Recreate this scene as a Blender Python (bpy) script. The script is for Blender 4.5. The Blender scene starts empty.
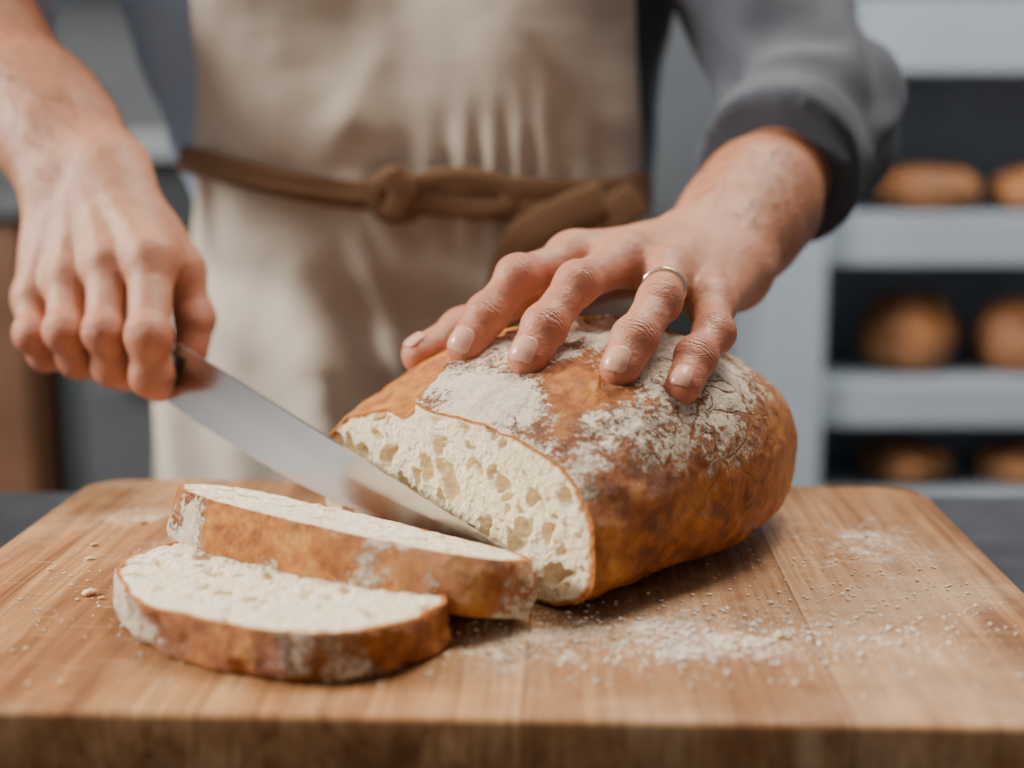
import bpy, bmesh, math, random
import numpy as np
from mathutils import Vector, Matrix, noise
random.seed(4); RS=np.random.RandomState(7)
Z0=0.93   # height of the cutting board top above the floor (all coords below are relative to the board top)
TOP=[]
# ------------------------------------------------------------------ node helpers
class NT:
    def __init__(s,name):
        s.m=bpy.data.materials.new(name); s.m.use_nodes=True
        s.t=s.m.node_tree; s.n=s.t.nodes; s.b=s.n['Principled BSDF']
        s.tc=s.n.new('ShaderNodeTexCoord')
    def link(s,a,b): s.t.links.new(a,b)
    def mapping(s,scale=(1,1,1),rot=(0,0,0),loc=(0,0,0),src=None):
        n=s.n.new('ShaderNodeMapping'); n.inputs['Scale'].default_value=scale; n.inputs['Rotation'].default_value=rot; n.inputs['Location'].default_value=loc
        s.link(src or s.tc.outputs['Object'],n.inputs['Vector']); return n.outputs[0]
    def noise(s,scale=5,detail=4,rough=.55,vec=None,dist=0.):
        n=s.n.new('ShaderNodeTexNoise'); n.inputs['Scale'].default_value=scale; n.inputs['Detail'].default_value=detail; n.inputs['Roughness'].default_value=rough; n.inputs['Distortion'].default_value=dist
        s.link(vec or s.tc.outputs['Object'],n.inputs['Vector']); return n.outputs['Fac']
    def noisev(s,scale,amt):
        n=s.n.new('ShaderNodeTexNoise'); n.inputs['Scale'].default_value=scale; n.inputs['Detail'].default_value=3
        s.link(s.tc.outputs['Object'],n.inputs['Vector'])
        a=s.n.new('ShaderNodeVectorMath'); a.operation='MULTIPLY_ADD'; s.link(n.outputs['Color'],a.inputs[0]); a.inputs[1].default_value=(amt,amt,amt); s.link(s.tc.outputs['Object'],a.inputs[2]); return a.outputs[0]
    def voronoi(s,scale=5,feature='F1',vec=None,rand=1.):
        n=s.n.new('ShaderNodeTexVoronoi'); n.feature=feature; n.inputs['Scale'].default_value=scale; n.inputs['Randomness'].default_value=rand
        s.link(vec or s.tc.outputs['Object'],n.inputs['Vector']); return n.outputs['Distance']
    def ramp(s,fac,stops,interp='LINEAR'):
        n=s.n.new('ShaderNodeValToRGB'); n.color_ramp.interpolation=interp
        e=n.color_ramp.elements
        while len(e)<len(stops): e.new(.5)
        for el,(p,c) in zip(e,stops):
            el.position=p; el.color=(c,c,c,1) if isinstance(c,(int,float)) else (*c,1)
        s.link(fac,n.inputs[0]); return n.outputs[0]
    def mix(s,fac,a,b,mode='MIX'):
        n=s.n.new('ShaderNodeMix'); n.data_type='RGBA'; n.blend_type=mode
        for k,v in ((0,fac),(6,a),(7,b)):
            if isinstance(v,bpy.types.NodeSocket): s.link(v,n.inputs[k])
            elif isinstance(v,tuple): n.inputs[k].default_value=(*v,1)
            else: n.inputs[k].default_value=v
        return n.outputs[2]
    def math(s,op,a,b=0.,c=None,clamp=False):
        n=s.n.new('ShaderNodeMath'); n.operation=op; n.use_clamp=clamp
        for k,v in ((0,a),(1,b),(2,c)):
            if v is None: continue
            if isinstance(v,bpy.types.NodeSocket): s.link(v,n.inputs[k])
            else: n.inputs[k].default_value=v
        return n.outputs[0]
    def wsum(s,*pairs):
        o=None
        for a,w in pairs:
            q=s.math('MULTIPLY',a,w); o=q if o is None else s.math('ADD',o,q)
        return o
    def step(s,v,a,b):
        n=s.n.new('ShaderNodeMapRange'); n.interpolation_type='SMOOTHSTEP'; n.inputs['From Min'].default_value=a; n.inputs['From Max'].default_value=b; s.link(v,n.inputs['Value']); return n.outputs[0]
    def attr(s,name,kind='Fac'):
        n=s.n.new('ShaderNodeAttribute'); n.attribute_name=name; return n.outputs[kind]
    def bump(s,h,strength=.3,dist=.001,prev=None):
        n=s.n.new('ShaderNodeBump'); n.inputs['Strength'].default_value=strength; n.inputs['Distance'].default_value=dist
        s.link(h,n.inputs['Height'])
        if prev: s.link(prev,n.inputs['Normal'])
        return n.outputs[0]
    def set(s,**k):
        for key,v in k.items():
            key=key.replace('_',' ')
            if isinstance(v,bpy.types.NodeSocket): s.link(v,s.b.inputs[key])
            elif isinstance(v,tuple) and len(v)==3 and 'Color' in key: s.b.inputs[key].default_value=(*v,1)
            else: s.b.inputs[key].default_value=v
        return s.m
def simple(name,col,rough=.6,metal=0.,var=.15,scale=6,bumps=0.):
    m=NT(name); n=m.noise(scale,4)
    c=m.mix(m.ramp(n,[(.3,0.),(.7,1.)]),tuple(x*(1-var) for x in col),tuple(min(1,x*(1+var)) for x in col))
    m.set(Base_Color=c,Roughness=rough,Metallic=metal)
    if bumps: m.set(Normal=m.bump(m.noise(scale*20,3),bumps,.002))
    return m.m
# ------------------------------------------------------------------ mesh helpers
def mk(name,V,F,mats,smooth=True,parent=None,attrs=None,recalc=False,matidx=None):
    me=bpy.data.meshes.new(name); me.from_pydata([tuple(map(float,v)) for v in V],[],[tuple(map(int,f)) for f in F]); me.update()
    if not isinstance(mats,(list,tuple)): mats=[mats]
    for m in mats: me.materials.append(m)
    if matidx is not None: me.polygons.foreach_set('material_index',np.asarray(matidx,dtype=np.int32))
    if recalc:
        bm=bmesh.new(); bm.from_mesh(me); bmesh.ops.recalc_face_normals(bm,faces=bm.faces); bm.to_mesh(me); bm.free()
    me.polygons.foreach_set('use_smooth',[smooth]*len(me.polygons))
    if attrs:
        for k,a in attrs.items():
            a=np.asarray(a,dtype=np.float32)
            if a.ndim==1:
                at=me.attributes.new(k,'FLOAT','POINT'); at.data.foreach_set('value',a)
            else:
                at=me.attributes.new(k,'FLOAT_COLOR','POINT'); at.data.foreach_set('color',np.concatenate([a,np.ones((len(a),1),np.float32)],1).ravel())
    ob=bpy.data.objects.new(name,me); bpy.context.scene.collection.objects.link(ob)
    if parent: ob.parent=parent
    else: TOP.append(ob)
    return ob
def empty(name,loc=(0,0,0)):
    e=bpy.data.objects.new(name,None); e.empty_display_size=.05; bpy.context.scene.collection.objects.link(e); TOP.append(e); return e
def box(name,lo,hi,mat,bev=.003,parent=None,rot=0.,seg=2,vbev=0.):
    bm=bmesh.new(); bmesh.ops.create_cube(bm,size=1)
    c=[(a+b)/2 for a,b in zip(lo,hi)]; d=[b-a for a,b in zip(lo,hi)]
    for v in bm.verts: v.co=Vector((v.co.x*d[0],v.co.y*d[1],v.co.z*d[2]))
    if vbev:
        es=[e for e in bm.edges if abs(e.verts[0].co.z-e.verts[1].co.z)>.5*d[2]]
        bmesh.ops.bevel(bm,geom=es,offset=vbev,segments=10,profile=.5,affect='EDGES')
    if bev:
        es=[e for e in bm.edges if len(e.link_faces)==2 and e.calc_face_angle()>.8]
        bmesh.ops.bevel(bm,geom=es,offset=bev,segments=seg,profile=.5,affect='EDGES')
    me=bpy.data.meshes.new(name); bm.to_mesh(me); bm.free(); me.materials.append(mat)
    ob=bpy.data.objects.new(name,me); ob.location=c; ob.rotation_euler=(0,0,rot); bpy.context.scene.collection.objects.link(ob)
    for p in me.polygons: p.use_smooth=(bev>.0035)
    if parent: ob.parent=parent
    else: TOP.append(ob)
    return ob
def fbm(P,scale,octv=4,off=0.):
    o=Vector((off,off*1.3,-off))
    return np.array([noise.fractal(Vector(p)*scale+o,1.0,2.0,octv) for p in P])
# ------------------------------------------------------------------ SDF + surface nets
def cap(P,a,b,r1,r2):
    a=np.asarray(a,np.float32); ba=np.asarray(b,np.float32)-a
    t=np.clip((P-a)@ba/max(float(ba@ba),1e-12),0,1)
    q=P-a-t[:,None]*ba
    return np.sqrt((q*q).sum(1))-(r1+(r2-r1)*t)
def ell(P,c,r):
    r=np.asarray(r,np.float32); q=(P-np.asarray(c,np.float32))/r
    k=np.sqrt((q*q).sum(1)); return (k-1)*float(r.min())
def smin(a,b,k):
    h=np.maximum(k-np.abs(a-b),0)/k; return np.minimum(a,b)-h*h*k*.25
def nets(f,lo,hi,h):
    lo=np.array(lo,np.float32); n=np.ceil((np.array(hi)-lo)/h).astype(int)+1
    ys=lo[1]+h*np.arange(n[1]); zs=lo[2]+h*np.arange(n[2])
    Y,Z=np.meshgrid(ys,zs,indexing='ij'); F=np.empty(tuple(n),np.float32)
    step=max(1,int(400000/(n[1]*n[2])))
    for i in range(0,n[0],step):
        xs=lo[0]+h*np.arange(i,min(i+step,n[0]))
        P=np.stack([np.repeat(xs,Y.size),np.tile(Y.ravel(),len(xs)),np.tile(Z.ravel(),len(xs))],1).astype(np.float32)
        F[i:i+len(xs)]=f(P).reshape(len(xs),n[1],n[2])
    S=F<0
    C=[(a,b,c) for a in (0,1) for b in (0,1) for c in (0,1)]
    cnt=sum(S[a:n[0]-1+a,b:n[1]-1+b,c:n[2]-1+c].astype(np.int8) for a,b,c in C)
    act=(cnt>0)&(cnt<8); idx=-np.ones(act.shape,int); ci=np.argwhere(act); idx[act]=np.arange(len(ci))
    pos=np.zeros((len(ci),3)); num=np.zeros(len(ci))
    for c0 in C:
        for ax in range(3):
            if c0[ax]: continue
            c1=list(c0); c1[ax]=1
            f0=F[ci[:,0]+c0[0],ci[:,1]+c0[1],ci[:,2]+c0[2]]; f1=F[ci[:,0]+c1[0],ci[:,1]+c1[1],ci[:,2]+c1[2]]
            m=(f0<0)!=(f1<0); t=np.where(m,f0/np.where(m,f0-f1,1),0)
            p=np.tile(np.array(c0,float),(len(ci),1)); p[:,ax]+=t
            pos+=p*m[:,None]; num+=m
    V=lo+h*(ci+pos/num[:,None])
    Fs=[]
    for ax in range(3):
        u,w=(ax+1)%3,(ax+2)%3
        sl0=[slice(None)]*3; sl1=[slice(None)]*3; sl0[ax]=slice(0,-1); sl1[ax]=slice(1,None)
        A=S[tuple(sl0)]; B=S[tuple(sl1)]
        e=np.argwhere(A!=B)
        e=e[(e[:,u]>0)&(e[:,w]>0)&(e[:,u]<n[u]-1)&(e[:,w]<n[w]-1)]
        ins=A[e[:,0],e[:,1],e[:,2]]
        q=[]
        for du,dw in ((1,1),(0,1),(0,0),(1,0)):
            c=e.copy(); c[:,u]-=du; c[:,w]-=dw; q.append(idx[c[:,0],c[:,1],c[:,2]])
        q=np.stack(q,1); q[~ins]=q[~ins][:,::-1]; Fs.append(q)
    Fc=np.concatenate(Fs)
    V=V.astype(np.float32)
    for _ in range(2):
        f0,g=grad(f,V); V=V-np.clip(f0,-h,h)[:,None]*g/np.maximum((g*g).sum(1),.2)[:,None]
    f0,g=grad(f,V); N=g/np.maximum(np.linalg.norm(g,axis=1),1e-6)[:,None]
    return V,Fc,N
def grad(f,V,e=4e-4):
    f0=f(V); g=np.zeros_like(V)
    for k in range(3):
        d=np.zeros(3,np.float32); d[k]=e; g[:,k]=(f(V+d)-f(V-d))/(2*e)
    return f0,g
def unit(v): v=np.asarray(v,float); return v/np.linalg.norm(v)
def tube(name,pts,radii,mat,parent=None,seg=16,flat=1.,up=(0,0,1),closed=False,caps=True):
    pts=[np.asarray(p,float) for p in pts]; V=[];F=[];n=len(pts)
    for i,p in enumerate(pts):
        d=unit((pts[(i+1)%n]-pts[i-1]) if closed else (pts[min(i+1,n-1)]-pts[max(i-1,0)]))
        s=unit(np.cross(d,up)); t=np.cross(s,d); r=radii[i] if hasattr(radii,'__len__') else radii
        for k in range(seg):
            a=2*math.pi*k/seg; V.append(p+r*(math.cos(a)*s*flat+math.sin(a)*t))
    for i in range(n if closed else n-1):
        j=(i+1)%n
        for k in range(seg): F.append((i*seg+k,i*seg+(k+1)%seg,j*seg+(k+1)%seg,j*seg+k))
    if caps and not closed: F.append(tuple(range(seg))[::-1]); F.append(tuple((n-1)*seg+k for k in range(seg)))
    return mk(name,V,F,mat,parent=parent,recalc=True)
def spline(pts,n):
    pts=np.asarray(pts,float); out=[]
    P=np.vstack([2*pts[0]-pts[1],pts,2*pts[-1]-pts[-2]])
    for i in range(1,len(P)-2):
        for t in np.linspace(0,1,n,endpoint=False):
            p0,p1,p2,p3=P[i-1:i+3]
            out.append(.5*((2*p1)+(-p0+p2)*t+(2*p0-5*p1+4*p2-p3)*t*t+(-p0+3*p1-3*p2+p3)*t**3))
    out.append(pts[-1]); return np.array(out)
# ================================================================== MATERIALS
def m_wood():
    m=NT('maple_board'); sep=m.n.new('ShaderNodeSeparateXYZ'); m.link(m.tc.outputs['Object'],sep.inputs[0]); x=sep.outputs[0]
    PW=.128
    xx=m.math('MULTIPLY',m.math('ADD',x,.5-.0135+.0),1/PW)
    pl=m.math('FLOOR',xx)
    wn=m.n.new('ShaderNodeTexWhiteNoise'); wn.noise_dimensions='1D'; m.link(pl,wn.inputs['W'])
    comb=m.n.new('ShaderNodeCombineXYZ'); m.link(m.math('MULTIPLY',wn.outputs['Value'],3.),comb.inputs[0]); m.link(m.math('MULTIPLY',wn.outputs['Value'],7.),comb.inputs[1])
    add=m.n.new('ShaderNodeVectorMath'); add.operation='ADD'; m.link(m.tc.outputs['Object'],add.inputs[0]); m.link(comb.outputs[0],add.inputs[1])
    v1=m.mapping((42,2.0,20),src=add.outputs[0]); v2=m.mapping((330,8,60),src=add.outputs[0]); v3=m.mapping((14,1.2,8),src=add.outputs[0])
    g1=m.noise(1,6,.65,v1,1.6); g2=m.noise(1,4,.65,v2); g3=m.noise(1,3,.5,v3,.6)
    c=m.ramp(m.wsum((g1,.65),(g3,.35)),[(.36,(.20,.080,.026)),(.45,(.42,.20,.076)),(.54,(.58,.315,.138)),(.66,(.70,.44,.22))])
    c=m.mix(m.ramp(g2,[(.36,.7),(.57,0.)]),c,(.19,.076,.024))
    wear=m.noise(7,5,.65); c=m.mix(m.step(wear,.48,.68),c,m.mix(.45,c,(.80,.60,.40)))
    st=m.noise(5,4,.6,m.mapping(loc=(3,1,0))); c=m.mix(m.math('MULTIPLY',m.step(st,.50,.68),.5),c,(.20,.08,.028))
    tone=m.ramp(wn.outputs['Value'],[(0,(.84,.78,.72)),(1,(1.,1.,1.))])
    c=m.mix(1.,c,tone,'MULTIPLY')
    fr=m.math('FRACT',xx)
    seam=m.math('GREATER_THAN',m.math('ABSOLUTE',m.math('SUBTRACT',fr,.5)),.4955)
    c=m.mix(m.math('MULTIPLY',seam,.75),c,(.11,.045,.018))
    sc=m.noise(1,2,.5,m.mapping((25,600,1),(0,0,.5))); c=m.mix(m.math('MULTIPLY',m.step(sc,.62,.70),.55),c,(.24,.105,.042))
    sc=m.noise(1,2,.5,m.mapping((22,500,1),(0,0,-.3))); c=m.mix(m.math('MULTIPLY',m.step(sc,.63,.71),.4),c,(.80,.60,.40))
    def blob(cc,r):
        mp=m.mapping((1/r[0],1/r[1],1/.05),loc=(-cc[0]/r[0],-cc[1]/r[1],0))
        ln=m.n.new('ShaderNodeVectorMath'); ln.operation='LENGTH'; m.link(mp,ln.inputs[0])
        return m.math('SUBTRACT',1.,ln.outputs['Value'],clamp=True)
    s=m.math('MAXIMUM',blob((.085,-.100),(.17,.075)),blob((.19,.05),(.09,.12)))
    s=m.math('MAXIMUM',s,m.math('MULTIPLY',blob((-.20,.10),(.10,.13)),.8))
    s=m.math('MAXIMUM',s,m.math('MULTIPLY',blob((-.04,-.09),(.12,.06)),.7))
    fn=m.noise(260,6,.85); f2=m.noise(28,5,.7)
    msk=m.step(m.wsum((fn,.75),(f2,.75),(s,.34)),.93,1.05)
    msk=m.math('MULTIPLY',msk,m.step(s,.0,.15))
    c=m.mix(m.math('MULTIPLY',msk,.8),c,(.88,.80,.69))
    m.set(Base_Color=c,Roughness=m.ramp(g1,[(.3,.58),(.7,.42)]),Normal=m.bump(m.wsum((g2,.7),(g1,.5)),.45,.0009),Specular_IOR_Level=.35)
    return m.m
def m_crust():
    m=NT('bread_crust'); top=m.attr('top'); ex=m.attr('expose')
    n1=m.noise(26,6,.65); n2=m.noise(90,6,.7); n3=m.noise(380,5,.85); n4=m.noise(15,3,.5); n5=m.noise(7,2,.5,m.mapping(loc=(2,5,1)))
    vb=m.voronoi(150,'F1',m.noisev(60,.01)); vc=m.voronoi(42,'DISTANCE_TO_EDGE',m.noisev(26,.035))
    c=m.ramp(m.wsum((n1,.40),(n2,.40),(n5,.2)),[(.37,(.12,.030,.005)),(.44,(.28,.075,.010)),(.495,(.45,.140,.018)),(.56,(.62,.23,.035)),(.66,(.78,.38,.080))])
    c=m.mix(m.math('MULTIPLY',ex,.7),c,m.ramp(n2,[(.38,(.38,.10,.012)),(.5,(.62,.215,.030)),(.62,(.80,.39,.08))]))
    crack=m.math('MULTIPLY',m.math('SUBTRACT',1.,m.step(vc,.0,.05)),m.step(n4,.48,.60))
    c=m.mix(m.math('MULTIPLY',crack,.4),c,(.10,.03,.006))
    s=m.wsum((n1,1.1),(n4,1.15),(n3,1.6),(n2,1.0),(top,.90),(ex,-.60),(crack,-.30))   # noise mean 2.42
    msk=m.step(s,3.05,3.20)
    fcol=m.mix(m.step(n3,.35,.65),(.70,.56,.40),(.92,.83,.69))
    c=m.mix(m.math('MULTIPLY',msk,.93),c,fcol)
    h=m.wsum((n2,.9),(n3,.45),(vb,-.25),(crack,-.22),(msk,.2))
    ro=m.mix(msk,(.29,.29,.29),(.9,.9,.9))
    m.set(Base_Color=c,Roughness=ro,Normal=m.bump(h,.95,.0034))
    return m.m
def m_crumb():
    m=NT('bread_crumb'); rad=m.attr('rad')
    n=m.noise(60,6,.6); v=m.voronoi(430,'F1',m.noisev(200,.004)); v2=m.voronoi(210,'F1',m.noisev(90,.008))
    c=m.ramp(n,[(.3,(.86,.715,.47)),(.7,(.93,.83,.61))])
    hole=m.attr('hole'); c=m.mix(m.math('MULTIPLY',hole,.15),c,(.88,.62,.32))
    rr=m.math('ADD',rad,m.math('MULTIPLY',m.math('SUBTRACT',n,.5),.03))
    c=m.mix(m.ramp(rr,[(.950,0.),(.976,1.)]),c,(.42,.14,.022))
    h=m.wsum((v,.5),(v2,.8),(n,.6))
    m.set(Base_Color=c,Roughness=.85,Normal=m.bump(h,.65,.0024),Subsurface_Weight=.45,Subsurface_Scale=.005)
    m.b.inputs['Subsurface Radius'].default_value=(1.,.75,.45)
    return m.m
def m_skin():
    m=NT('skin'); col=m.attr('Col','Color'); n=m.noise(45,5,.6); n2=m.noise(420,4,.6); vor=m.voronoi(800,'DISTANCE_TO_EDGE')
    n5=m.noise(14,4,.6)
    c=m.mix(m.math('MULTIPLY',m.step(n,.38,.68),.36),col,(.46,.135,.075))
    c=m.mix(m.math('MULTIPLY',m.step(n5,.45,.7),.18),c,(.64,.34,.21))
    fr=m.voronoi(120,'F1'); c=m.mix(m.math('MULTIPLY',m.math('SUBTRACT',1.,m.step(fr,.10,.22)),.22),c,(.30,.12,.06))
    ax=m.attr('ax'); jm=m.attr('jm'); nb=m.noise(160,2)
    w=m.math('MULTIPLY',m.math('SINE',m.math('ADD',m.math('MULTIPLY',ax,3000.),m.math('MULTIPLY',nb,16.))),jm)
    cr=m.noise(1,4,.6,m.mapping((160,160,420)))
    b=m.bump(w,.45,.0007); b=m.bump(m.math('ADD',n2,vor),.45,.0008,b); b=m.bump(m.noise(110,3),.5,.0017,b); b=m.bump(cr,.4,.0011,b)
    m.set(Base_Color=c,Roughness=m.ramp(n,[(.3,.36),(.7,.50)]),Normal=b,Subsurface_Weight=.15,Subsurface_Scale=.004)
    m.b.inputs['Subsurface Radius'].default_value=(1.,.3,.15)
    return m.m
def m_cloth(name,c1,c2,rough=.9,attr=None):
    m=NT(name); n=m.noise(9,4); w=m.noise(900,2)
    base=m.mix(n,c1,c2)
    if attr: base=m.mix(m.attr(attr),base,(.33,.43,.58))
    h=m.math('ADD',m.math('MULTIPLY',w,.5),m.noise(30,4))
    m.set(Base_Color=base,Roughness=rough,Normal=m.bump(h,.35,.003)); m.b.inputs['Sheen Weight'].default_value=.1
    return m.m
WOOD=m_wood(); CRUST=m_crust(); CRUMB=m_crumb(); SKIN=m_skin()
SHIRT=m_cloth('shirt_cotton',(.040,.046,.064),(.068,.077,.100),attr='lite')
APRON=m_cloth('apron_linen',(.50,.435,.365),(.57,.50,.42)); TIE=m_cloth('apron_tie_cloth',(.15,.072,.034),(.24,.132,.066))
TROUS=m_cloth('trousers_denim',(.03,.035,.05),(.05,.06,.08))
NAIL=NT('fingernail'); NAIL.set(Base_Color=NAIL.mix(NAIL.noise(120,2),(.66,.32,.23),(.74,.42,.32)),Roughness=.25); NAIL=NAIL.m
HAIR=simple('hair',(.05,.03,.02),.6); AHAIR=simple('arm_hair',(.13,.06,.025),.5)
# ================================================================== BREAD
PHI=np.linspace(0,2*math.pi,480,endpoint=False)
def section(w,h,hcf=.42,low=.50,upx=.74,upz=.88):
    c=np.cos(PHI); s=np.sin(PHI); hc=hcf*h
    x=np.where(s>=0,w*np.sign(c)*np.abs(c)**upx,w*np.sign(c)*np.abs(c)**low)
    z=np.where(s>=0,hc+(h-hc)*np.abs(s)**upz,hc-hc*np.abs(s)**(low+.02))
    return x,z
def cap_holes(L2,seed,w,h,big,cnt=330):
    rs=np.random.RandomState(seed); D=np.zeros(len(L2)); 
    wx=np.array([noise.noise(Vector((a*110,b*110,seed+5.)))+.4*noise.noise(Vector((a*300,b*300,seed+5.))) for a,b in L2])*.0030
    wz=np.array([noise.noise(Vector((a*110,b*110,seed+9.)))+.4*noise.noise(Vector((a*300,b*300,seed+9.))) for a,b in L2])*.0030
    hs=[]
    for i in range(cnt):
        r=.0005+.0054*rs.rand()**6
        hs.append((rs.uniform(-w,w),rs.uniform(0,h),r,rs.uniform(.4,1.),rs.uniform(0,math.pi)))
    hs+=big
    for (x,z,r,asp,a) in hs:
        dx=L2[:,0]+wx-x; dz=L2[:,1]+wz-z
        u=(dx*math.cos(a)+dz*math.sin(a))/r; v=(-dx*math.sin(a)+dz*math.cos(a))/(r*asp)
        q=u*u+v*v; m=q<1
        D[m]=np.maximum(D[m],(1-q[m]**1.1)*min(r*1.15,.009))
    return D
def bread(name,sec,frame,cap0,cap1,mats,seed=1,big=[],tops=None,exposes=None,parent=None,rings=120,cnt=330):
    M=len(PHI); V=[];mi=[];rad=[];hole=[];top=[];exp=[];F=[]
    n=len(sec)
    for i,(l,z,s) in enumerate(sec):
        V.append(frame(l,z,s)); rad+=[1.]*M; hole+=[0.]*M
        top.append(tops[i]); exp.append(exposes[i])
    k=np.arange(M); k2=(k+1)%M
    for i in range(n-1):
        F.append(np.stack([i*M+k,i*M+k2,(i+1)*M+k2,(i+1)*M+k],1)); mi+=[0]*M
    base=n*M; quads=np.concatenate(F).tolist()
    for end,flag in ((0,cap0),(n-1,cap1)):
        l,z,s=sec[end]
        if not flag:
            cpt=frame(np.array([l.mean()]),np.array([z.mean()]),np.array([np.mean(s)])); V.append(cpt); rad.append(1.);hole.append(0.); top.append(np.array([.3])); exp.append(np.zeros(1))
            for a in range(M): quads.append([end*M+a,end*M+(a+1)%M,base]); mi.append(0)
            base+=1; continue
        cx,cz=l.mean(),.45*z.max(); rr=np.linspace(1,0.012,rings)
        L=(cx+(l-cx)[None]*rr[:,None]).ravel(); Zz=(cz+(z-cz)[None]*rr[:,None]).ravel()
        D=cap_holes(np.stack([L,Zz],1),seed+end,np.abs(l).max(),z.max(),big,cnt)
        R=np.repeat(rr,M); wob=np.array([noise.noise(Vector((a*140,b*140,seed)))+.5*noise.noise(Vector((a*420,b*420,seed))) for a,b in zip(L,Zz)])*.0009
        D=(D+wob)*np.clip((.985-R)/.03,0,1)
        sgn=1 if end==0 else -1
        V.append(frame(L,Zz,np.mean(s)+sgn*D)); rad+=R.tolist(); hole+=np.clip(D/.005,0,1).tolist(); top.append(np.zeros(len(L))); exp.append(np.zeros(len(L)))
        for i in range(rings-1):
            q=np.stack([base+i*M+k,base+i*M+k2,base+(i+1)*M+k2,base+(i+1)*M+k],1); quads+=q.tolist(); mi+=[1]*M
        quads.append([base+(rings-1)*M+a for a in range(M)]); mi.append(1)
        base+=rings*M
    return mk(name,np.concatenate(V),quads,mats,parent=parent,recalc=True,matidx=mi,attrs=dict(rad=np.array(rad),hole=np.array(hole),top=np.concatenate(top),expose=np.concatenate(exp)))
AX=np.array([math.cos(math.radians(43)),math.sin(math.radians(43)),0]); LT=np.array([AX[1],-AX[0],0]); C0=np.array([-.035,.697,0.])
LL=.245
def prof(s):
    H=np.interp(s,[0,.02,.05,.09,.13,.18,.25],[.083,.096,.109,.119,.121,.113,.096])
    W=np.interp(s,[0,.05,.12,.18,.25],[.108,.109,.108,.101,.093])
    e=np.clip(s/LL,0,1); f=max(1e-4,(1-e**4.2))**(.5)
    return W,H,f
secs=[];tops=[];exps=[]
ss=LL*(1-(1-np.linspace(0,.9997,230))**1.35)
G=lambda s,l,s0,l0,rs,rl: np.exp(-((s-s0)/rs)**2-((l-l0)/rl)**2)
for s in ss:
    W,H,f=prof(s); l,z=section(W,H); zc=.42*H*.95
    l=l*f; z=zc+(z-zc)*f
    P=C0+l[:,None]*LT+s*AX; P[:,2]=z
    na=fbm(P,16,3); nb=fbm(P,70,4,3.)
    ridg=1-np.abs(fbm(P,34,3,7.))*2.2
    up=np.clip(np.sin(PHI),0,1); ups=np.clip((np.sin(PHI)-.15)/.3,0,1)
    q=l/W
    q0=-.22+1.1*s-.10*math.sin(s*30)+.03*math.sin(s*140)
    x=(q-q0)*W
    fadeE=np.clip((LL*.88-s)/.05,0,1)
    ear=np.where(x>0,.0045*np.exp(-x/.010),-.0032*np.exp(-((x+.010)/.010)**2))*ups*fadeE
    q1=.44-.9*s+.05*math.sin(s*90)
    x1=(q-q1)*W; g1=np.clip((s-.03)/.03,0,1)*np.clip((LL*.8-s)/.05,0,1)
    ear+=(-.0026*np.exp(-(x1/.004)**2)+.0016*np.exp(-((x1-.009)/.006)**2))*ups*g1
    expo=np.where((x<.001)&(x>-.040),1.,0)*np.clip((x+.040)/.010,0,1)*ups
    expo=np.maximum(expo,np.exp(-(x1/.007)**2)*g1*ups*.7)
    expo=np.maximum(expo,G(s,l,.042,.058,.026,.020)*ups*1.1); expo=np.maximum(expo,G(s,l,.012,-.075,.05,.03)*ups)
    expo=np.clip(expo+.35*nb,0,1)
    flap=G(s,l,.017,.014,.013,.032)*ups
    d=na*.0030+nb*.0014+np.clip(ridg-.75,0,1)*-.003*ups+ear+flap*.0026*np.clip((s)/.004,0,1)
    dl=l/W; dz=(z-zc)/H*1.6; nn=np.sqrt(dl**2+dz**2)+1e-6
    l=l+d*dl/nn*f**.5; z=z+d*dz/nn*f**.5
    z=np.maximum(z,0.0005)
    secs.append((l,z,np.full(len(l),s)))
    tops.append(np.clip((z/H-.36)/.50,0,1)*.95+.14*np.clip(q,-1,1)+.60*flap); exps.append(expo*(1-.9*np.clip(flap*1.6,0,1)))
fr=lambda l,z,s: C0+np.outer(l,LT)+np.outer(np.broadcast_to(s,l.shape),AX)+np.outer(z,[0,0,1])
big=[(.006,.048,.015,.42,-.9),(-.014,.056,.007,.6,-.7),(.032,.030,.009,.45,1.1),(.084,.018,.012,.45,.2),(.045,.055,.008,.6,-.5),(-.045,.058,.008,.45,.4),(-.065,.045,.006,.6,-.4),(.060,.033,.0105,.45,1.0),(.018,.026,.005,.7,.1),(-.03,.035,.006,.5,1.),(.05,.014,.008,.5,.4),(-.08,.056,.007,.5,-.9),(.0,.069,.005,.5,.1),(.07,.050,.006,.5,-.6),(.026,.060,.007,.5,-.6),(.076,.036,.006,.5,1.2),(-.055,.064,.005,.4,.1),(-.022,.046,.006,.5,1.5)]
bread('bread_loaf',secs,fr,1,0,[CRUST,CRUMB],seed=3,big=big,tops=tops,exposes=exps,rings=130,cnt=560)
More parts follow.
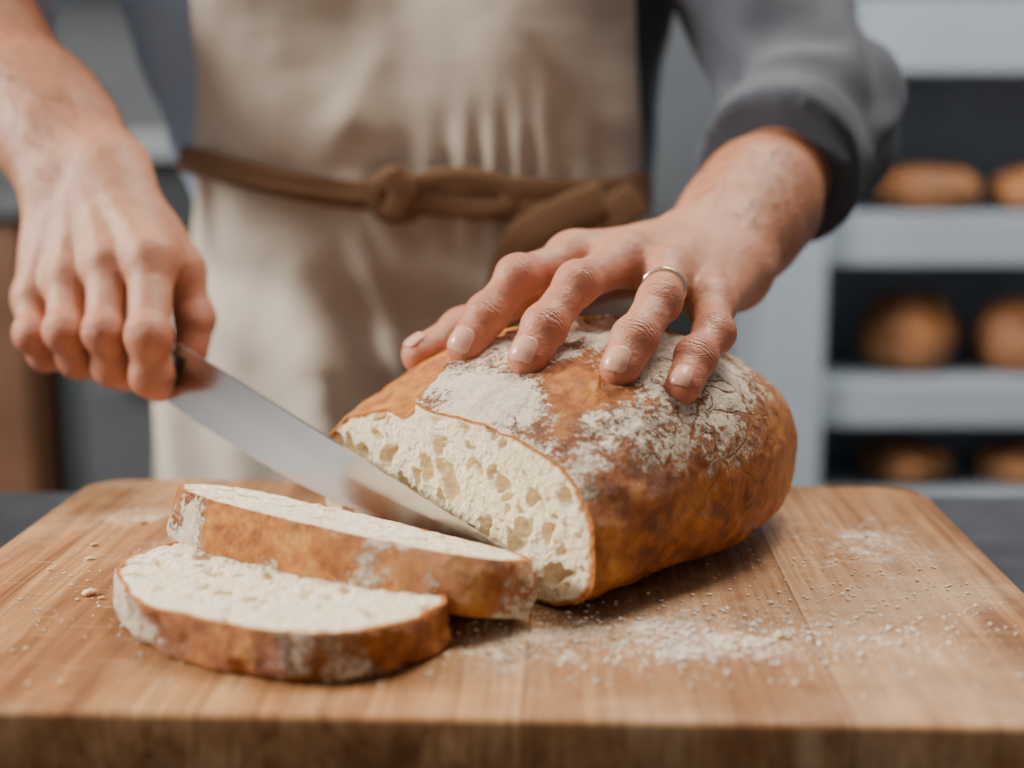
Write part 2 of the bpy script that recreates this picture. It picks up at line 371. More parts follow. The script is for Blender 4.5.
def slice_(name,O,X,Y,w,h,th,seed,skew=0.):
    X=unit(X); Y=np.asarray(Y,float); Y=unit(Y-X*(X@Y)); N=np.cross(X,Y); N=N if N[2]>0 else -N
    S=[];T=[];E=[]
    for s in np.linspace(0,1,26):
        e=abs(2*s-1)**6*.0016; l,z=section(w-e,h-e,.38,.6,.85,.95); z=z+e*.5
        l=l+skew*z
        P=np.stack([l,z,np.full(len(l),s*th+seed)],1)
        d=fbm(P,18,3)*.005+fbm(P,80,3,5.)*.0016
        nn=np.hypot(l,(z-h*.4)*1.4)+1e-6
        l=l+d*l/nn; z=z+d*(z-h*.4)*1.4/nn
        S.append((l,z,np.full(len(l),s*th))); T.append(.66+.45*fbm(P,26,2,9.)+.40*np.exp(-((l+w*.62)/.014)**2)); E.append(np.clip(fbm(P,25,2,2.)*2,0,1))
    f=lambda l,z,s: np.asarray(O)+np.outer(l,X)+np.outer(z,Y)+np.outer(np.broadcast_to(s,l.shape),N)
    bg=[(RS.uniform(-w*.8,w*.8),RS.uniform(.1*h,.9*h),RS.uniform(.003,.007),.5,RS.uniform(0,3)) for _ in range(12)]
    return bread(name,S,f,1,1,[CRUST,CRUMB],seed=seed,big=bg,tops=T,exposes=E,rings=80,cnt=320)
slice_('bread_slice',(-.0855,.650,.0015),(.828,-.561,0),(-.561,-.828,0),.087,.100,.021,11,.02)
slice_('bread_slice',(-.0705,.690,.004),(.828,-.561,-.035),(-.561,-.828,.235),.106,.077,.026,23)
# ================================================================== BOARD + COUNTER
ROT=math.radians(-2.3)
bd=box('cutting_board',(-.284,.512,-.038),(.256,.892,0),WOOD,bev=.0036,rot=ROT,seg=4,vbev=.028)
STONE=simple('dark_stone',(.045,.05,.06),.35,var=.3,scale=30); CAB=simple('cabinet_paint',(.16,.17,.18),.5)
STEEL=simple('brushed_steel',(.28,.31,.34),.42,.3,var=.08,scale=3)
ct=empty('kitchen_counter')
box('counter_top',(-1.35,.33,-.078),(1.35,1.01,-.038),STONE,.003,ct,rot=math.radians(-1))
box('counter_body',(-1.28,.38,-.83),(1.28,.95,-.078),CAB,.003,ct)
for i in range(4): 
    box('cabinet_door_%d'%(i+1),(-1.25+i*.63,.36,-.80),(-.65+i*.63,.38,-.10),CAB,.003,ct)
    box('door_handle_%d'%(i+1),(-1.05+i*.63,.33,-.16),(-.85+i*.63,.345,-.145),STEEL,.003,ct)
box('plinth',(-1.25,.43,-.93),(1.25,.93,-.83),STONE,.002,ct)
# ================================================================== KNIFE
BL=NT('knife_steel'); bn=BL.noise(60,2,.5); BL.set(Base_Color=(.50,.50,.505),Metallic=1.,Roughness=BL.ramp(bn,[(.3,.22),(.7,.26)])); BL=BL.m
HND=simple('knife_handle_wood',(.03,.02,.015),.4)
kn=empty('bread_knife')
H=np.array([-.2055,.851,.0985]); T=np.array([-.0020,.651,.0262]); d=unit(T-H); L=np.linalg.norm(T-H)
dn=np.array([.05,-.12,-1.]); dn=unit(dn-d*(dn@d)); sd=np.cross(d,dn)
V=[];F=[]; NA=60
for i in range(NA+1):
    a=i/NA; dep=.039*(1-a**2.8)+.0006
    for (fz,th) in ((0,.0011),(.45,.0010),(.9,.0004),(1.,.00003)):
        for sg in (1,-1): V.append(H+d*L*a+dn*(dep*fz+.0005)+sd*sg*th*(1-.5*a))
for i in range(NA):
    o=i*8;p=o+8
    for j in range(3):
        F.append((o+2*j,p+2*j,p+2*j+2,o+2*j+2)); F.append((o+2*j+1,o+2*j+3,p+2*j+3,p+2*j+1))
    F.append((o,o+1,p+1,p)); F.append((o+6,p+6,p+7,o+7))
F.append((0,2,4,6,7,5,3,1)); F.append(tuple(NA*8+x for x in (0,1,3,5,7,6,4,2)))
mk('blade',V,F,BL,parent=kn,recalc=True,smooth=False)
hp=H+dn*.0175; hd=unit((-.715,.668,.204))
pts=[hp+d*.007+hd*t for t in np.linspace(0,.132,16)]
tube('handle',pts,[.0150]+[.0155]*14+[.011],HND,parent=kn,flat=.62,up=tuple(sd))
# ================================================================== BAKER
bk=empty('baker')
def hand(name,wA,wB,elbow,fingers,thumb,rP,dorsal,fR,re=.044,h=.0016,stop=.75,nhair=0,wr=1.):
    wA,wB,elbow=[np.array(x,float) for x in (wA,wB,elbow)]; wm=(wA+wB)/2
    end=wm+(elbow-wm)*stop
    def palm(P):
        dd=None
        for i,fg in enumerate(fingers):
            t=i/3.; a=wA*(1-t)+wB*t
            b=np.array(fg[0]); c=cap(P,a,b,.0200,rP[i])
            dd=c if dd is None else smin(dd,c,.016)
        dd=smin(dd,cap(P,wA,wA+(elbow-wA)*.35,.0215*wr,.030),.018)
        dd=smin(dd,cap(P,wB,wB+(elbow-wB)*.35,.0205*wr,.029),.018)
        dd=smin(dd,cap(P,wm+(elbow-wm)*.22,elbow,.031,re),.03)
        dd=smin(dd,cap(P,thumb[0],thumb[1],.0185,.0145),.016)
        dd=smin(dd,cap(P,(np.array(thumb[1])+thumb[0])/2,fingers[0][0],.011,.011),.018)
        for i,fg in enumerate(fingers):
            m0=np.array(fg[0]); t=.3+i*.13; a=wA*(1-t)+wB*t+dorsal*.0160; b=m0+dorsal*(rP[i]-.0024)
            dd=smin(dd,cap(P,a*.72+b*.28,b,.0012,.0032),.009)
            dd=smin(dd,cap(P,m0+dorsal*.0034,m0+dorsal*.0035,.0113,.0113),.008)
        dd=smin(dd,cap(P,wB+(elbow-wB)*.08+dorsal*.012,wB+(elbow-wB)*.081+dorsal*.012,.011,.011),.014)
        return dd
    def fing(P):
        dd=None
        for fg,R in list(zip(fingers,fR))+[(thumb[1:],fR[4])]:
            J=[np.array(j,float) for j in fg]; 
            if len(J)==4: rs=[R*1.10,R*.99,R*.93,R*.86]
            else: rs=[R*1.06,R*1.0,R*.86]
            c=cap(P,J[0],J[1],rs[0],rs[1]*.97)
            for k in range(1,len(J)-1):
                c=smin(c,cap(P,J[k],J[k+1],rs[k]*.97,rs[k+1]),.006)
                dv=unit(J[k]-(J[k-1]+J[k+1])/2+dorsal*.002)
                c=smin(c,cap(P,J[k]+dv*.0009,J[k]+dv*.0010,rs[k]*.99,rs[k]*.99),.005)
            e=unit(J[-1]-J[-2]); c=smin(c,cap(P,J[-1]-e*.007-dorsal*.0012,J[-1]-dorsal*.0008,rs[-1]*1.03,rs[-1]*.97),.004)
            dd=c if dd is None else smin(dd,c,.0014)
        return dd
    f=lambda P: smin(palm(P),fing(P),.008)
    allp=np.array([wA,wB,end]+[j for fg in fingers for j in fg]+list(thumb))
    lo=allp.min(0)-.05; hi=allp.max(0)+.05
    g=lambda P: np.maximum(f(P),((P-end.astype(np.float32))@unit(elbow-wm).astype(np.float32)))
    V,F,N=nets(g,lo,hi,h)
    n=len(V); red=np.zeros(n); axv=np.zeros(n); jm=np.zeros(n)
    for fg in fingers+[thumb[1:]]:
        J=[np.array(j,float) for j in fg]
        for k in range(0,len(J)):
            dist=np.linalg.norm(V-J[k],axis=1)
            wgt=.65 if k==0 else (.85 if k<len(J)-1 else .95)
            red=np.maximum(red,wgt*np.exp(-(dist/.0145)**2))
            if 0<k<len(J)-1:
                e=unit(J[k+1]-J[k-1]); a=(V-J[k])@e; mk_=np.exp(-(a/.0040)**2)*(dist<.02)*np.clip((N@dorsal)*1.5+.2,0,1)
                mm=mk_>jm; axv[mm]=a[mm]; jm[mm]=mk_[mm]
    base=np.array([.52,.245,.145]); rd=np.array([.54,.155,.095])
    tan=np.array([.37,.148,.070]); fa=np.clip(((V-wm)@unit(elbow-wm)+.02)/.09,0,1)*.85
    col=base*(1-red[:,None])+rd*red[:,None]; col=col*(1-fa[:,None])+tan*fa[:,None]
    nz=fbm(V,28,3)*.0009+fbm(V,9,2,4)*.0012*np.clip(fa*2,0,1); V=V+N*nz[:,None]
    ob=mk(name,V,F,SKIN,parent=bk,attrs=dict(Col=col,ax=axv,jm=jm))
    sm=ob.modifiers.new('sub','SUBSURF'); sm.levels=1; sm.render_levels=1
    if nhair:
        rs=np.random.RandomState(5); cand=np.where((fa>.25)&((N@dorsal)>-.2)&(((V-end)@unit(wm-elbow))>.012))[0]; HV=[];HF=[]
        e=unit(wm-elbow)
        for i in rs.choice(cand,nhair):
            p=V[i]; nn=N[i]; dd=unit(e*.9+nn*.35+rs.randn(3)*.22); ln=rs.uniform(.006,.013); side=unit(np.cross(dd,nn)); o=len(HV)
            for k,(t,r) in enumerate(((0,.00015),(.5,.00011),(1.,.00002))):
                c=p+dd*ln*t-nn*ln*.25*t*t
                for a in range(3): HV.append(c+r*(math.cos(a*2.094)*side+math.sin(a*2.094)*nn))
            for k in range(2):
                for a in range(3): HF.append((o+k*3+a,o+k*3+(a+1)%3,o+k*3+3+(a+1)%3,o+k*3+3+a))
        mk(name+'_arm_hair',HV,HF,AHAIR,parent=bk)
    return ob,f
def nail(name,f,J1,J2,dors,wid,ln,R):
    J1,J2=np.array(J1,float),np.array(J2,float); e=unit(J2-J1); dv=unit(dors-e*(e@dors)); sd=np.cross(e,dv)
    c=J2+e*(R*.12)
    nu,nv=16,14; P=[]
    for i in range(nu+1):
        u=-1+2*i/nu
        for j in range(nv+1):
            v=-1+2*j/nv
            ww=wid*.5*(1-.10*max(0,-u)) *(1 if abs(u)<.55 else math.sqrt(max(0,1-((abs(u)-.55)/.5)**2*.75)))
            P.append(c+e*(u*ln*.5+ (0 if u<0 else -.0006*v*v))+sd*(v*ww)+dv*.02)
    P=np.array(P,np.float32); dvf=dv.astype(np.float32)
    for _ in range(40): P=P-dvf*np.maximum(f(P)-.0001,-.001)[:,None]*.8
    lift=np.array([.0005+.0004*(1-abs(-1+2*j/nv)**3) for i in range(nu+1) for j in range(nv+1)]); P=P+dvf*lift[:,None]
    F=[(i*(nv+1)+j,i*(nv+1)+j+1,(i+1)*(nv+1)+j+1,(i+1)*(nv+1)+j) for i in range(nu) for j in range(nv)]
    ob=mk(name,P,F,NAIL,parent=bk,recalc=False)
    s=ob.modifiers.new('sol','SOLIDIFY'); s.thickness=.0009; s.offset=0
    return ob
LF=[[(.036,.802,.1525),(.0033,.768,.1465),(-.0130,.756,.1270),(-.0248,.746,.1110)],
    [(.0637,.790,.1530),(.035,.743,.1455),(.0172,.723,.1250),(.0080,.711,.1103)],
    [(.0870,.780,.1450),(.0773,.729,.1385),(.0623,.704,.1215),(.0540,.692,.1080)],
    [(.1108,.772,.1300),(.1060,.728,.1210),(.0942,.706,.1110),(.0855,.690,.0990)]]
LTH=[(.073,.870,.141),(.010,.838,.130),(-.0290,.805,.112),(-.052,.787,.1000)]
dl=unit((-.25,-.45,.85))
lh,lf=hand('left_hand',(.1155,.870,.157),(.1355,.853,.142),(.226,1.045,.232),LF,LTH,[.0140,.0140,.0135,.0125],dl,[.0112,.0114,.0110,.0100,.0118],re=.038,stop=.60,nhair=600)
for i,(fg,nm,w) in enumerate(zip(LF,('index','middle','ring','little'),(.0130,.0132,.0125,.0108))):
    nail('nail_'+nm,lf,fg[2],fg[3],unit((-.25,-.80,.55)),w,.0135 if i<3 else .0115,.0095)
nail('nail_thumb_left',lf,LTH[2],LTH[3],unit((-.2,-.1,.95)),.0115,.0120,.006)
a,b=np.array(LF[2][0]),np.array(LF[2][1]); c=a*.42+b*.58; e=unit(b-a); s1=unit(np.cross(e,(0,0,1))); s2=np.cross(e,s1)
GOLD=NT('ring_metal'); GOLD.set(Base_Color=(.75,.72,.66),Metallic=1.,Roughness=.2); GOLD=GOLD.m
tube('finger_ring',[c+.0115*(math.cos(t)*s1+math.sin(t)*s2) for t in np.linspace(0,2*math.pi,48,endpoint=False)],.0011,GOLD,parent=bk,closed=True,seg=10,up=tuple(e))
RF=[[(-.2233,.868,.1475),(-.2182,.832,.1056),(-.2186,.838,.0795),(-.2205,.862,.070)],
    [(-.2520,.875,.1440),(-.2470,.842,.1066),(-.2460,.854,.0830),(-.2455,.878,.0745)],
    [(-.2795,.883,.1334),(-.2740,.852,.1055),(-.2710,.864,.0865),(-.2690,.887,.0805)],
    [(-.3040,.890,.1205),(-.2985,.866,.1015),(-.2950,.878,.0875),(-.2930,.900,.0830)]]
RTH=[(-.250,.912,.180),(-.2120,.899,.1385),(-.2040,.893,.108),(-.2055,.886,.088)]
dr=unit((-.10,-.80,.55))
rh,rf=hand('right_hand',(-.262,.925,.199),(-.300,.935,.195),(-.42,1.10,.33),RF,RTH,[.0150,.0150,.0145,.0132],dr,[.0128,.0127,.0122,.0110,.0120],stop=.90,nhair=1500,wr=1.1,re=.047)
# ---- clothes
def torso(P):
    d=None
    for sx in (-1,1):
        a=cap(P,(-.075+sx*.10,1.215,.44),(-.075+sx*.068,1.205,.20),.128,.112)
        b=cap(P,(-.075+sx*.068,1.205,.20),(-.075+sx*.082,1.205,-.12),.112,.122)
        c=smin(a,b,.05); d=c if d is None else smin(d,c,.06)
    return d
RS_S,RS_E,RS_W=(-.275,1.215,.49),(-.425,1.11,.335),(-.281,.93,.197)
LS_S,LS_E,LS_W=(.130,1.20,.49),(.222,1.05,.238),(.1255,.862,.150)
def lerp(a,b,t): return tuple(np.array(a)*(1-t)+np.array(b)*t)
def shirt(P):
    d=torso(P)
    d=smin(d,cap(P,(-.24,1.22,.50),(.10,1.22,.50),.068,.068),.06)
    d=smin(d,cap(P,(-.270,1.20,.46),(-.240,1.185,.235),.095,.045),.03)
    d=np.maximum(d,-(cap(P,(-.07,1.17,.62),(-.07,1.17,.70),.062,.062)))
    for S,E,W,cut in ((RS_S,RS_E,RS_W,.22),(LS_S,LS_E,LS_W,.44)):
        up=cap(P,S,E,.064,.058); fo=cap(P,E,W,.058,.053)
        cp=np.array(lerp(E,W,cut),np.float32); ax=unit(np.array(W)-np.array(E)).astype(np.float32)
        pl=(P-cp)@ax
        cuff=cap(P,lerp(E,W,cut-.16),lerp(E,W,cut+.05),.0590,.0565)
        cuff=np.maximum(cuff,np.abs(pl+.016)-.016)
        fo=np.maximum(fo,pl+.004); arm=smin(up,fo,.03); arm=smin(arm,cuff,.003)
        d=smin(d,arm,.02)
    return d
V,F,N=nets(shirt,(-.53,.85,-.17),(.37,1.38,.64),.0065)
fd=fbm(V,11,3)*.004+.001
for S,E,W in ((RS_S,RS_E,RS_W),(LS_S,LS_E,LS_W)):
    dE=np.linalg.norm(V-np.array(E),axis=1); wv=np.exp(-(dE/.12)**2)
    wv=wv*np.clip(np.linalg.norm(V-np.array(W),axis=1)/.10-1.2,0,1)
    fd+=wv*.0065*np.sin(V@np.array([35,60,-75.])+5*fbm(V,10,2,8.))
V=V+N*fd[:,None]
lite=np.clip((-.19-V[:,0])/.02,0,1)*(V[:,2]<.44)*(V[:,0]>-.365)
mk('shirt',V,F,SHIRT,parent=bk,attrs=dict(lite=lite)); 
def hang(X,Z,offs):
    P=np.stack([X,np.full_like(X,.95),Z],1).astype(np.float32)
    for _ in range(70):
        P[:,1]+=np.maximum(torso(P)-offs,0)*.8
    P[:,1]=np.minimum(P[:,1],1.20); return P
nu,nv=170,210; X=[];Z=[];FD=[]
for j in range(nv+1):
    z=-.32+.82*j/nv
    xl=np.interp(z,[-.32,0,.18,.22,.5],[-.330,-.310,-.250,-.250,-.225]); xr=np.interp(z,[-.32,0,.18,.22,.5],[.150,.135,.105,.103,.08])
    for i in range(nu+1):
        x=xl+(xr-xl)*i/nu; X.append(x);Z.append(z)
        low=np.clip((.17-z)/.12,0,1); bib=np.clip((z-.20)/.1,0,1)
        f=.007+low*(.016+.012*math.sin(x*40+1.2*math.sin(z*10)+.5)+.005*math.sin(x*80+z*14))+bib*(.012+.009*math.sin(x*30+z*26)+.006*math.sin(x*20-z*16))
        f+=.007*math.sin(z*70+x*14)*np.exp(-((z-.10)/.05)**2)
        f+=.012*np.exp(-((x-(-.118-.25*(z-.17)))/.014)**2)*np.clip((.2-z)/.05,0,1)*np.clip((z+.02)/.08,0,1)
        # gathers radiating from the waist tie
        gw=np.exp(-((z-.182)/.045)**2); f+=gw*.0035*(1+math.sin(x*150+8*math.sin(x*21)))
        f+=.006*np.exp(-((x-(-.13+.45*(z-.22)))/.016)**2)*np.clip((z-.2)/.03,0,1)*np.clip((.32-z)/.08,0,1)
        FD.append(f)
X=np.array(X,float);Z=np.array(Z,float);P=hang(X,Z,np.array(FD,np.float32))
P=P+np.stack([0*X,-.005*(.5+fbm(np.stack([X,X*0,Z],1),11,3)),0*X],1)
Fq=[(j*(nu+1)+i,j*(nu+1)+i+1,(j+1)*(nu+1)+i+1,(j+1)*(nu+1)+i) for j in range(nv) for i in range(nu)]
ap=mk('apron',P,Fq,APRON,parent=bk); sm=ap.modifiers.new('s','SOLIDIFY'); sm.thickness=.0025
def onap(x,z,o): 
    q=hang(np.array([x]),np.array([z]),np.array([o],np.float32))[0]; return q
def strap(name,xz,r,flat,o=.016,n=10):
    p=spline([onap(x,z,o) for x,z in xz],n)
    tube(name,p,r,TIE,parent=bk,flat=flat,up=(0,-1,.1),seg=16)
strap('waist_tie_left',[(-.262,.207),(-.22,.199),(-.17,.188),(-.12,.180),(-.085,.178)],.0016,6.6,.022)
strap('waist_tie_left_fold',[(-.262,.201),(-.22,.193),(-.17,.184),(-.12,.178),(-.085,.178)],.0014,2.6,.026)
strap('waist_tie_right',[(-.085,.182),(-.03,.187),(.02,.183),(.07,.182),(.108,.188)],.0018,5.4,.022)
strap('waist_tie_right_fold',[(-.085,.174),(-.03,.170),(.02,.167),(.07,.171),(.108,.177)],.0018,4.6,.026)
strap('tie_knot',[(-.102,.184),(-.087,.193),(-.071,.183),(-.077,.169),(-.094,.169),(-.102,.182)],.0046,2.0,.028)
strap('tie_knot_band',[(-.090,.198),(-.081,.182),(-.089,.163)],.0028,3.6,.037)
strap('tie_bow_loop',[(-.085,.180),(-.055,.194),(-.015,.192),(.0,.177),(-.03,.169),(-.085,.177)],.0018,3.6,.032)
strap('tie_end_1',[(.07,.178),(.03,.162),(.005,.145),(-.008,.105),(-.016,.06)],.0016,8.5,.036)
strap('tie_end_2',[(.098,.178),(.062,.152),(.045,.11),(.040,.05)],.0016,9.,.038)
def legs(P):
    d=None
    for sx in (-1,1):
        a=cap(P,(-.075+sx*.078,1.21,-.12),(-.075+sx*.10,1.20,-.48),.108,.072); a=smin(a,cap(P,(-.075+sx*.10,1.20,-.48),(-.075+sx*.115,1.22,-.85),.072,.062),.04)
        d=a if d is None else smin(d,a,.02)
    return d
V,F,N=nets(legs,(-.34,1.05,-.93),(.20,1.36,.02),.012); V=V+N*(fbm(V,9,3)*.008)[:,None]; mk('trousers',V,F,TROUS,parent=bk)
SHOE=simple('shoe_leather',(.03,.025,.02),.4)
for sx,nm in ((-1,'shoe_right'),(1,'shoe_left')):
    fsh=lambda P: np.maximum(smin(cap(P,(-.075+sx*.118,1.25,-.88),(-.075+sx*.13,1.08,-.895),.05,.042),cap(P,(-.075+sx*.118,1.23,-.88),(-.075+sx*.118,1.23,-.83),.05,.05),.04),-.93-P[:,2])
    V,F,N=nets(fsh,(-.075+sx*.12-.1,1.0,-.94),(-.075+sx*.12+.1,1.34,-.76),.008); mk(nm,V,F,SHOE,parent=bk)
hc=np.array([-.07,1.15,.775])
def head(P):
    d=smin(ell(P,hc+(0,.015,.03),(.076,.096,.088)),ell(P,hc+(0,-.015,-.03),(.060,.072,.082)),.03)
    d=smin(d,cap(P,hc+(0,.045,-.05),(-.07,1.20,.52),.054,.062),.03)
    d=smin(d,cap(P,hc+(0,-.094,.012),hc+(0,-.108,-.022),.007,.0115),.010)
    for s in (-1,1):
        d=smin(d,ell(P,hc+(s*.077,.015,-.005),(.010,.02,.033)),.006)
        d=smin(d,cap(P,hc+(s*.014,-.088,.026),hc+(s*.045,-.073,.026),.007,.006),.012)
        d=-smin(-d,cap(P,hc+(s*.031,-.093,.008),hc+(s*.032,-.093,.008),.011,.011),.012)
    d=smin(d,cap(P,hc+(-.018,-.080,-.048),hc+(.018,-.080,-.048),.006,.006),.006)
    return d
V,F,N=nets(head,tuple(hc-(.12,.14,.28)),tuple(hc+(.12,.16,.15)),.005)
lip=np.exp(-(np.linalg.norm((V-(hc+(0,-.084,-.048)))/(.024,.03,.008),axis=1))**2)
mk('head',V,F,SKIN,parent=bk,attrs=dict(Col=np.array([.54,.26,.16])*(1-lip[:,None])+np.array([.5,.18,.15])*lip[:,None],ax=np.zeros(len(V)),jm=np.zeros(len(V))))
def hairf(P): 
    d=ell(P,hc+(0,.022,.036),(.084,.100,.096)); pl=(P-(hc+(0,-.052,.045)).astype(np.float32))@unit((0,-.85,-.5)).astype(np.float32)
    return np.maximum(d,pl)
V,F,N=nets(hairf,tuple(hc-(.12,.14,.12)),tuple(hc+(.12,.16,.16)),.005); V=V+N*(fbm(V,60,3)*.004)[:,None]; mk('hair',V,F,HAIR,parent=bk)
EYE=simple('eye',(.75,.73,.7),.2,var=.02); IRIS=simple('iris',(.06,.035,.02),.15)
for s,nm in ((-1,'right'),(1,'left')):
    for r,o,mt,k in ((.0115,(s*.031,-.080,.008),EYE,'eye_'),(.006,(s*.031,-.0865,.007),IRIS,'iris_')):
        c=hc+o; fe=lambda P: ell(P,c,(r,r,r)); V,F,N=nets(fe,tuple(c-.02),tuple(c+.02),.002); mk(k+nm,V,F,mt,parent=bk)
# ================================================================== CRUMBS & FLOUR
def scatter(name,items,mat):
    V=[];F=[]
    bm=bmesh.new(); bmesh.ops.create_icosphere(bm,subdivisions=1,radius=1); bv=np.array([v.co[:] for v in bm.verts]); bf=[[v.index for v in f.verts] for f in bm.faces]; bm.free()
    for (x,y,r,fl) in items:
        q=bv*(1+.35*RS.randn(len(bv),1)*.6)*[r*RS.uniform(.7,1.3),r*RS.uniform(.7,1.3),r*fl]
        a=RS.rand()*6.28; R=np.array([[math.cos(a),-math.sin(a),0],[math.sin(a),math.cos(a),0],[0,0,1]]); q=q@R.T
        q=q+[x,y,r*fl*.9]; o=len(V); V+=q.tolist(); F+=[[k+o for k in f] for f in bf]
    mk(name,V,F,mat)
FL=simple('flour',(.90,.83,.73),.95); CR=simple('crumb_bits',(.80,.60,.35),.9,var=.25,scale=200)
it=[]
for _ in range(2100):
    x,y=RS.normal(.090,.055),RS.normal(.602,.024); it.append((x,y,.0003+.0011*RS.rand()**5,.6))
for _ in range(1000): it.append((RS.normal(.180,.045),RS.normal(.69,.06),.0003+.0008*RS.rand()**4,.6))
for _ in range(350): it.append((RS.normal(-.02,.05),RS.normal(.585,.025),.0003+.0008*RS.rand()**3,.6))
for _ in range(300): it.append((RS.uniform(-.26,-.15),RS.uniform(.60,.87),.0003+.0007*RS.rand()**3,.6))
it=[i for i in it if .53<i[1]<.87 and abs(i[0])<.24]
scatter('flour_dust',it,FL)
it=[(-.208,.660,.0040,.45),(-.200,.654,.0018,.5),(-.23,.745,.0025,.4),(-.215,.79,.003,.4),(-.24,.70,.0015,.5),(-.01,.58,.0018,.5),(-.035,.555,.002,.4),(.12,.60,.0025,.5),(-.225,.72,.0025,.3)]
for _ in range(60): it.append((RS.uniform(-.24,.15),RS.uniform(.53,.72),.0005+.0010*RS.rand()**2,.5))
scatter('bread_crumbs',it,CR)
# ================================================================== ROOM
WALL=simple('wall_paint',(.13,.145,.16),.8,var=.05); FLO=simple('floor_tile',(.16,.15,.14),.5); CEI=simple('ceiling_paint',(.7,.7,.7),.9,var=.03)
box('floor',(-2.6,-1.6,-1.03),(2.6,3.4,-.93),FLO,0); box('ceiling',(-2.6,-1.6,1.67),(2.6,3.4,1.77),CEI,0)
box('wall_back',(-2.6,3.3,-.93),(2.6,3.4,1.67),WALL,0); box('wall_right',(2.5,-1.6,-.93),(2.6,3.3,1.67),WALL,0)
box('wall_left',(-2.6,-1.6,-.93),(-2.5,3.3,1.67),WALL,0)
TR=simple('trim_white',(.6,.6,.6),.5); box('baseboard_back',(-2.5,3.28,-.93),(2.5,3.3,-.83),TR,.003)
wd=empty('window_1'); GL=simple('window_glass',(.75,.8,.85),.1,var=.02)
box('glass',(-2.499,-.5,.15),(-2.49,1.3,1.45),GL,0,wd)
for lo,hi,nm in (((-2.5,-.56,.09),(-2.45,1.36,.15),'sill'),((-2.5,-.56,1.45),(-2.45,1.36,1.51),'head_frame'),((-2.5,-.56,.15),(-2.45,-.5,1.45),'jamb_1'),((-2.5,1.3,.15),(-2.45,1.36,1.45),'jamb_2'),((-2.5,.38,.15),(-2.46,.42,1.45),'mullion')): box(nm,lo,hi,TR,.003,wd)
RK=simple('rack_enamel',(.32,.38,.44),.45,var=.05); RKD=simple('rack_back_panel',(.42,.50,.60),.6)
rk=empty('bakery_rack')
box('side_panel_left',(.390,2.15,-.93),(.485,2.50,.75),RK,.003,rk); box('side_panel_right',(1.75,2.15,-.93),(1.84,2.50,.75),RK,.003,rk)
box('back_panel',(.485,2.46,-.90),(1.75,2.49,.75),RKD,0,rk)
for i,(z1,z0) in enumerate(((.43,.322),(.108,.03),(-.155,-.225),(-.34,-.43),(-.62,-.70),(.75,.70))): box('shelf_%d'%(i+1),(.485,2.17,z0),(1.75,2.46,z1),RK,.003,rk)
LB=simple('loaf_crust',(.34,.145,.055),.6,var=.4,scale=14,bumps=.4)
def roll(x,y,z,rx,ry,rz,sc):
    c=np.array([x,y,z+rz*.82]); f=lambda P: np.maximum(ell(P,c,(rx,ry,rz)),z-P[:,2])
    V,F,N=nets(f,tuple(c-(rx+.02,ry+.02,rz+.02)),tuple(c+(rx+.02,ry+.02,rz+.02)),.006)
    V[:,2]-=.012*np.exp(-((V[:,0]-x+(V[:,1]-y)*.5)/.012)**2)*(V[:,2]>z+rz)
    V=V+N*(fbm(V,20,3)*.006)[:,None]; V[:,2]=np.maximum(V[:,2],z+.001); mk('bread_roll_loaf',V,F,LB)
for x,z,rx,rz in ((.675,.108,.085,.042),(.865,.108,.085,.04),(1.07,.108,.09,.042),(1.3,.108,.08,.04),(.655,-.155,.080,.075),(.845,-.155,.080,.068),(1.05,-.155,.08,.07),(1.28,-.155,.08,.07),(.66,-.34,.078,.038),(.86,-.34,.078,.036),(1.06,-.34,.08,.036)):
    roll(x,2.30,z,rx,.085,rz,1)
BR=simple('cabinet_wood',(.12,.055,.028),.5,var=.3,scale=5); DK=simple('appliance_dark',(.035,.042,.048),.4)
STD=simple('dull_steel',(.085,.095,.105),.5,.2,var=.1)
lc=empty('storage_cabinet')
box('carcass',(-1.9,2.3,-.93),(-.78,2.9,.10),BR,.003,lc); box('worktop',(-1.9,2.26,.10),(-.78,2.9,.14),STD,.003,lc)
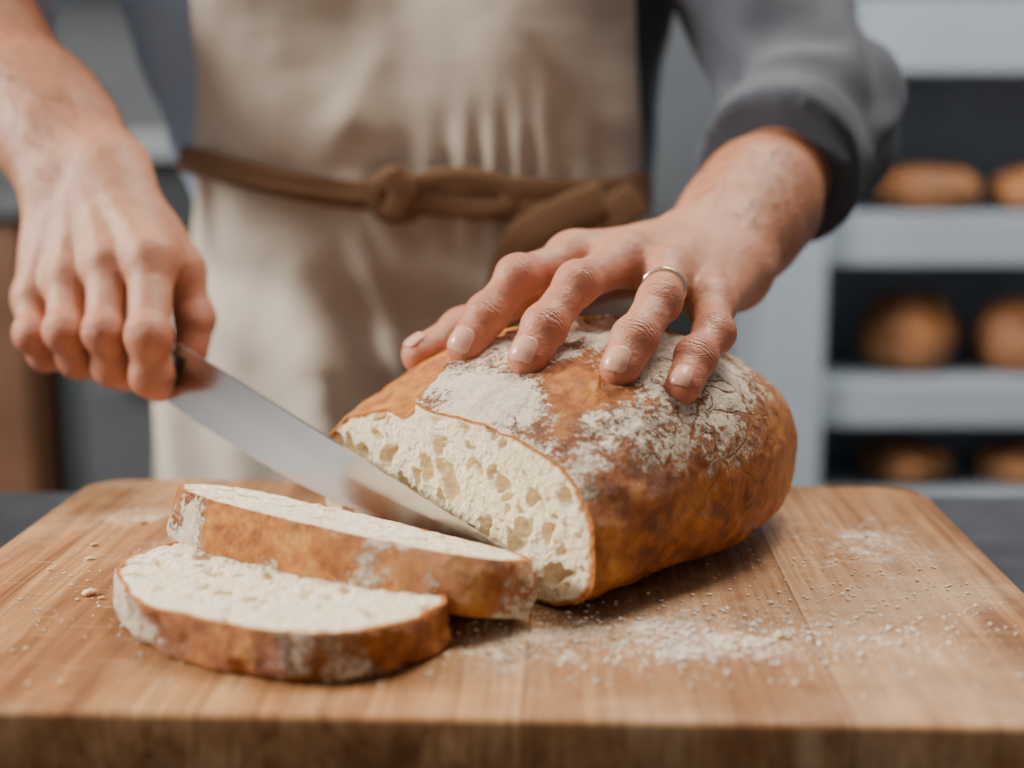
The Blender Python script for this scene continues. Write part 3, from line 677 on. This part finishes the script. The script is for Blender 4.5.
for i in range(2): box('door_panel_%d'%(i+1),(-1.88+i*.55,2.28,-.85),(-1.35+i*.55,2.30,.08),BR,.003,lc)
ov=empty('oven'); box('oven_body',(-.75,2.3,-.93),(-.12,2.9,.19),DK,.003,ov); box('oven_top',(-.76,2.27,.19),(-.11,2.9,.235),STEEL,.003,ov)
box('oven_door',(-.71,2.28,-.70),(-.15,2.30,-.13),STD,.003,ov); tube('oven_handle',[(-.66,2.25,-.16),(-.2,2.25,-.16)],.011,STEEL,parent=ov)
sh=empty('wall_shelf'); box('shelf_board',(-1.9,3.0,.62),(-.1,3.3,.66),DK,.003,sh)
# ================================================================== LIGHTS
def area(name,loc,tgt,sx,sy,e,col):
    l=bpy.data.lights.new(name,'AREA'); l.shape='RECTANGLE'; l.size=sx; l.size_y=sy; l.energy=e; l.color=col
    o=bpy.data.objects.new(name,l); o.location=loc; o.rotation_euler=(Vector(tgt)-Vector(loc)).to_track_quat('-Z','Y').to_euler(); bpy.context.scene.collection.objects.link(o); TOP.append(o)
area('window_light',(-2.40,.80,1.15),(0,.8,0),.9,.8,165,(1.,.93,.84))
area('ceiling_lamp',(.30,1.1,1.62),(.05,.85,0),.5,.5,30,(1.,.87,.72))
area('rack_fill_light',(.9,1.6,1.62),(.9,2.4,0),.8,.5,32,(.95,.97,1.))  # added fill to brighten the bakery rack, not a fixture of the room
w=bpy.data.worlds.new('World'); bpy.context.scene.world=w; w.use_nodes=True; w.node_tree.nodes['Background'].inputs[0].default_value=(1.,.97,.93,1); w.node_tree.nodes['Background'].inputs[1].default_value=.22
# ================================================================== CAMERA
cd=bpy.data.cameras.new('camera'); cam=bpy.data.objects.new('camera',cd); bpy.context.scene.collection.objects.link(cam); TOP.append(cam)
cam.location=(0,0,.22); cam.rotation_euler=(math.radians(90-9.85),0,0); cd.sensor_width=36; cd.lens=36*1400/1024; cd.clip_start=.02
cd.dof.use_dof=True; cd.dof.focus_distance=.71; cd.dof.aperture_fstop=2.8
bpy.context.scene.camera=cam
for o in TOP: o.location.z+=Z0
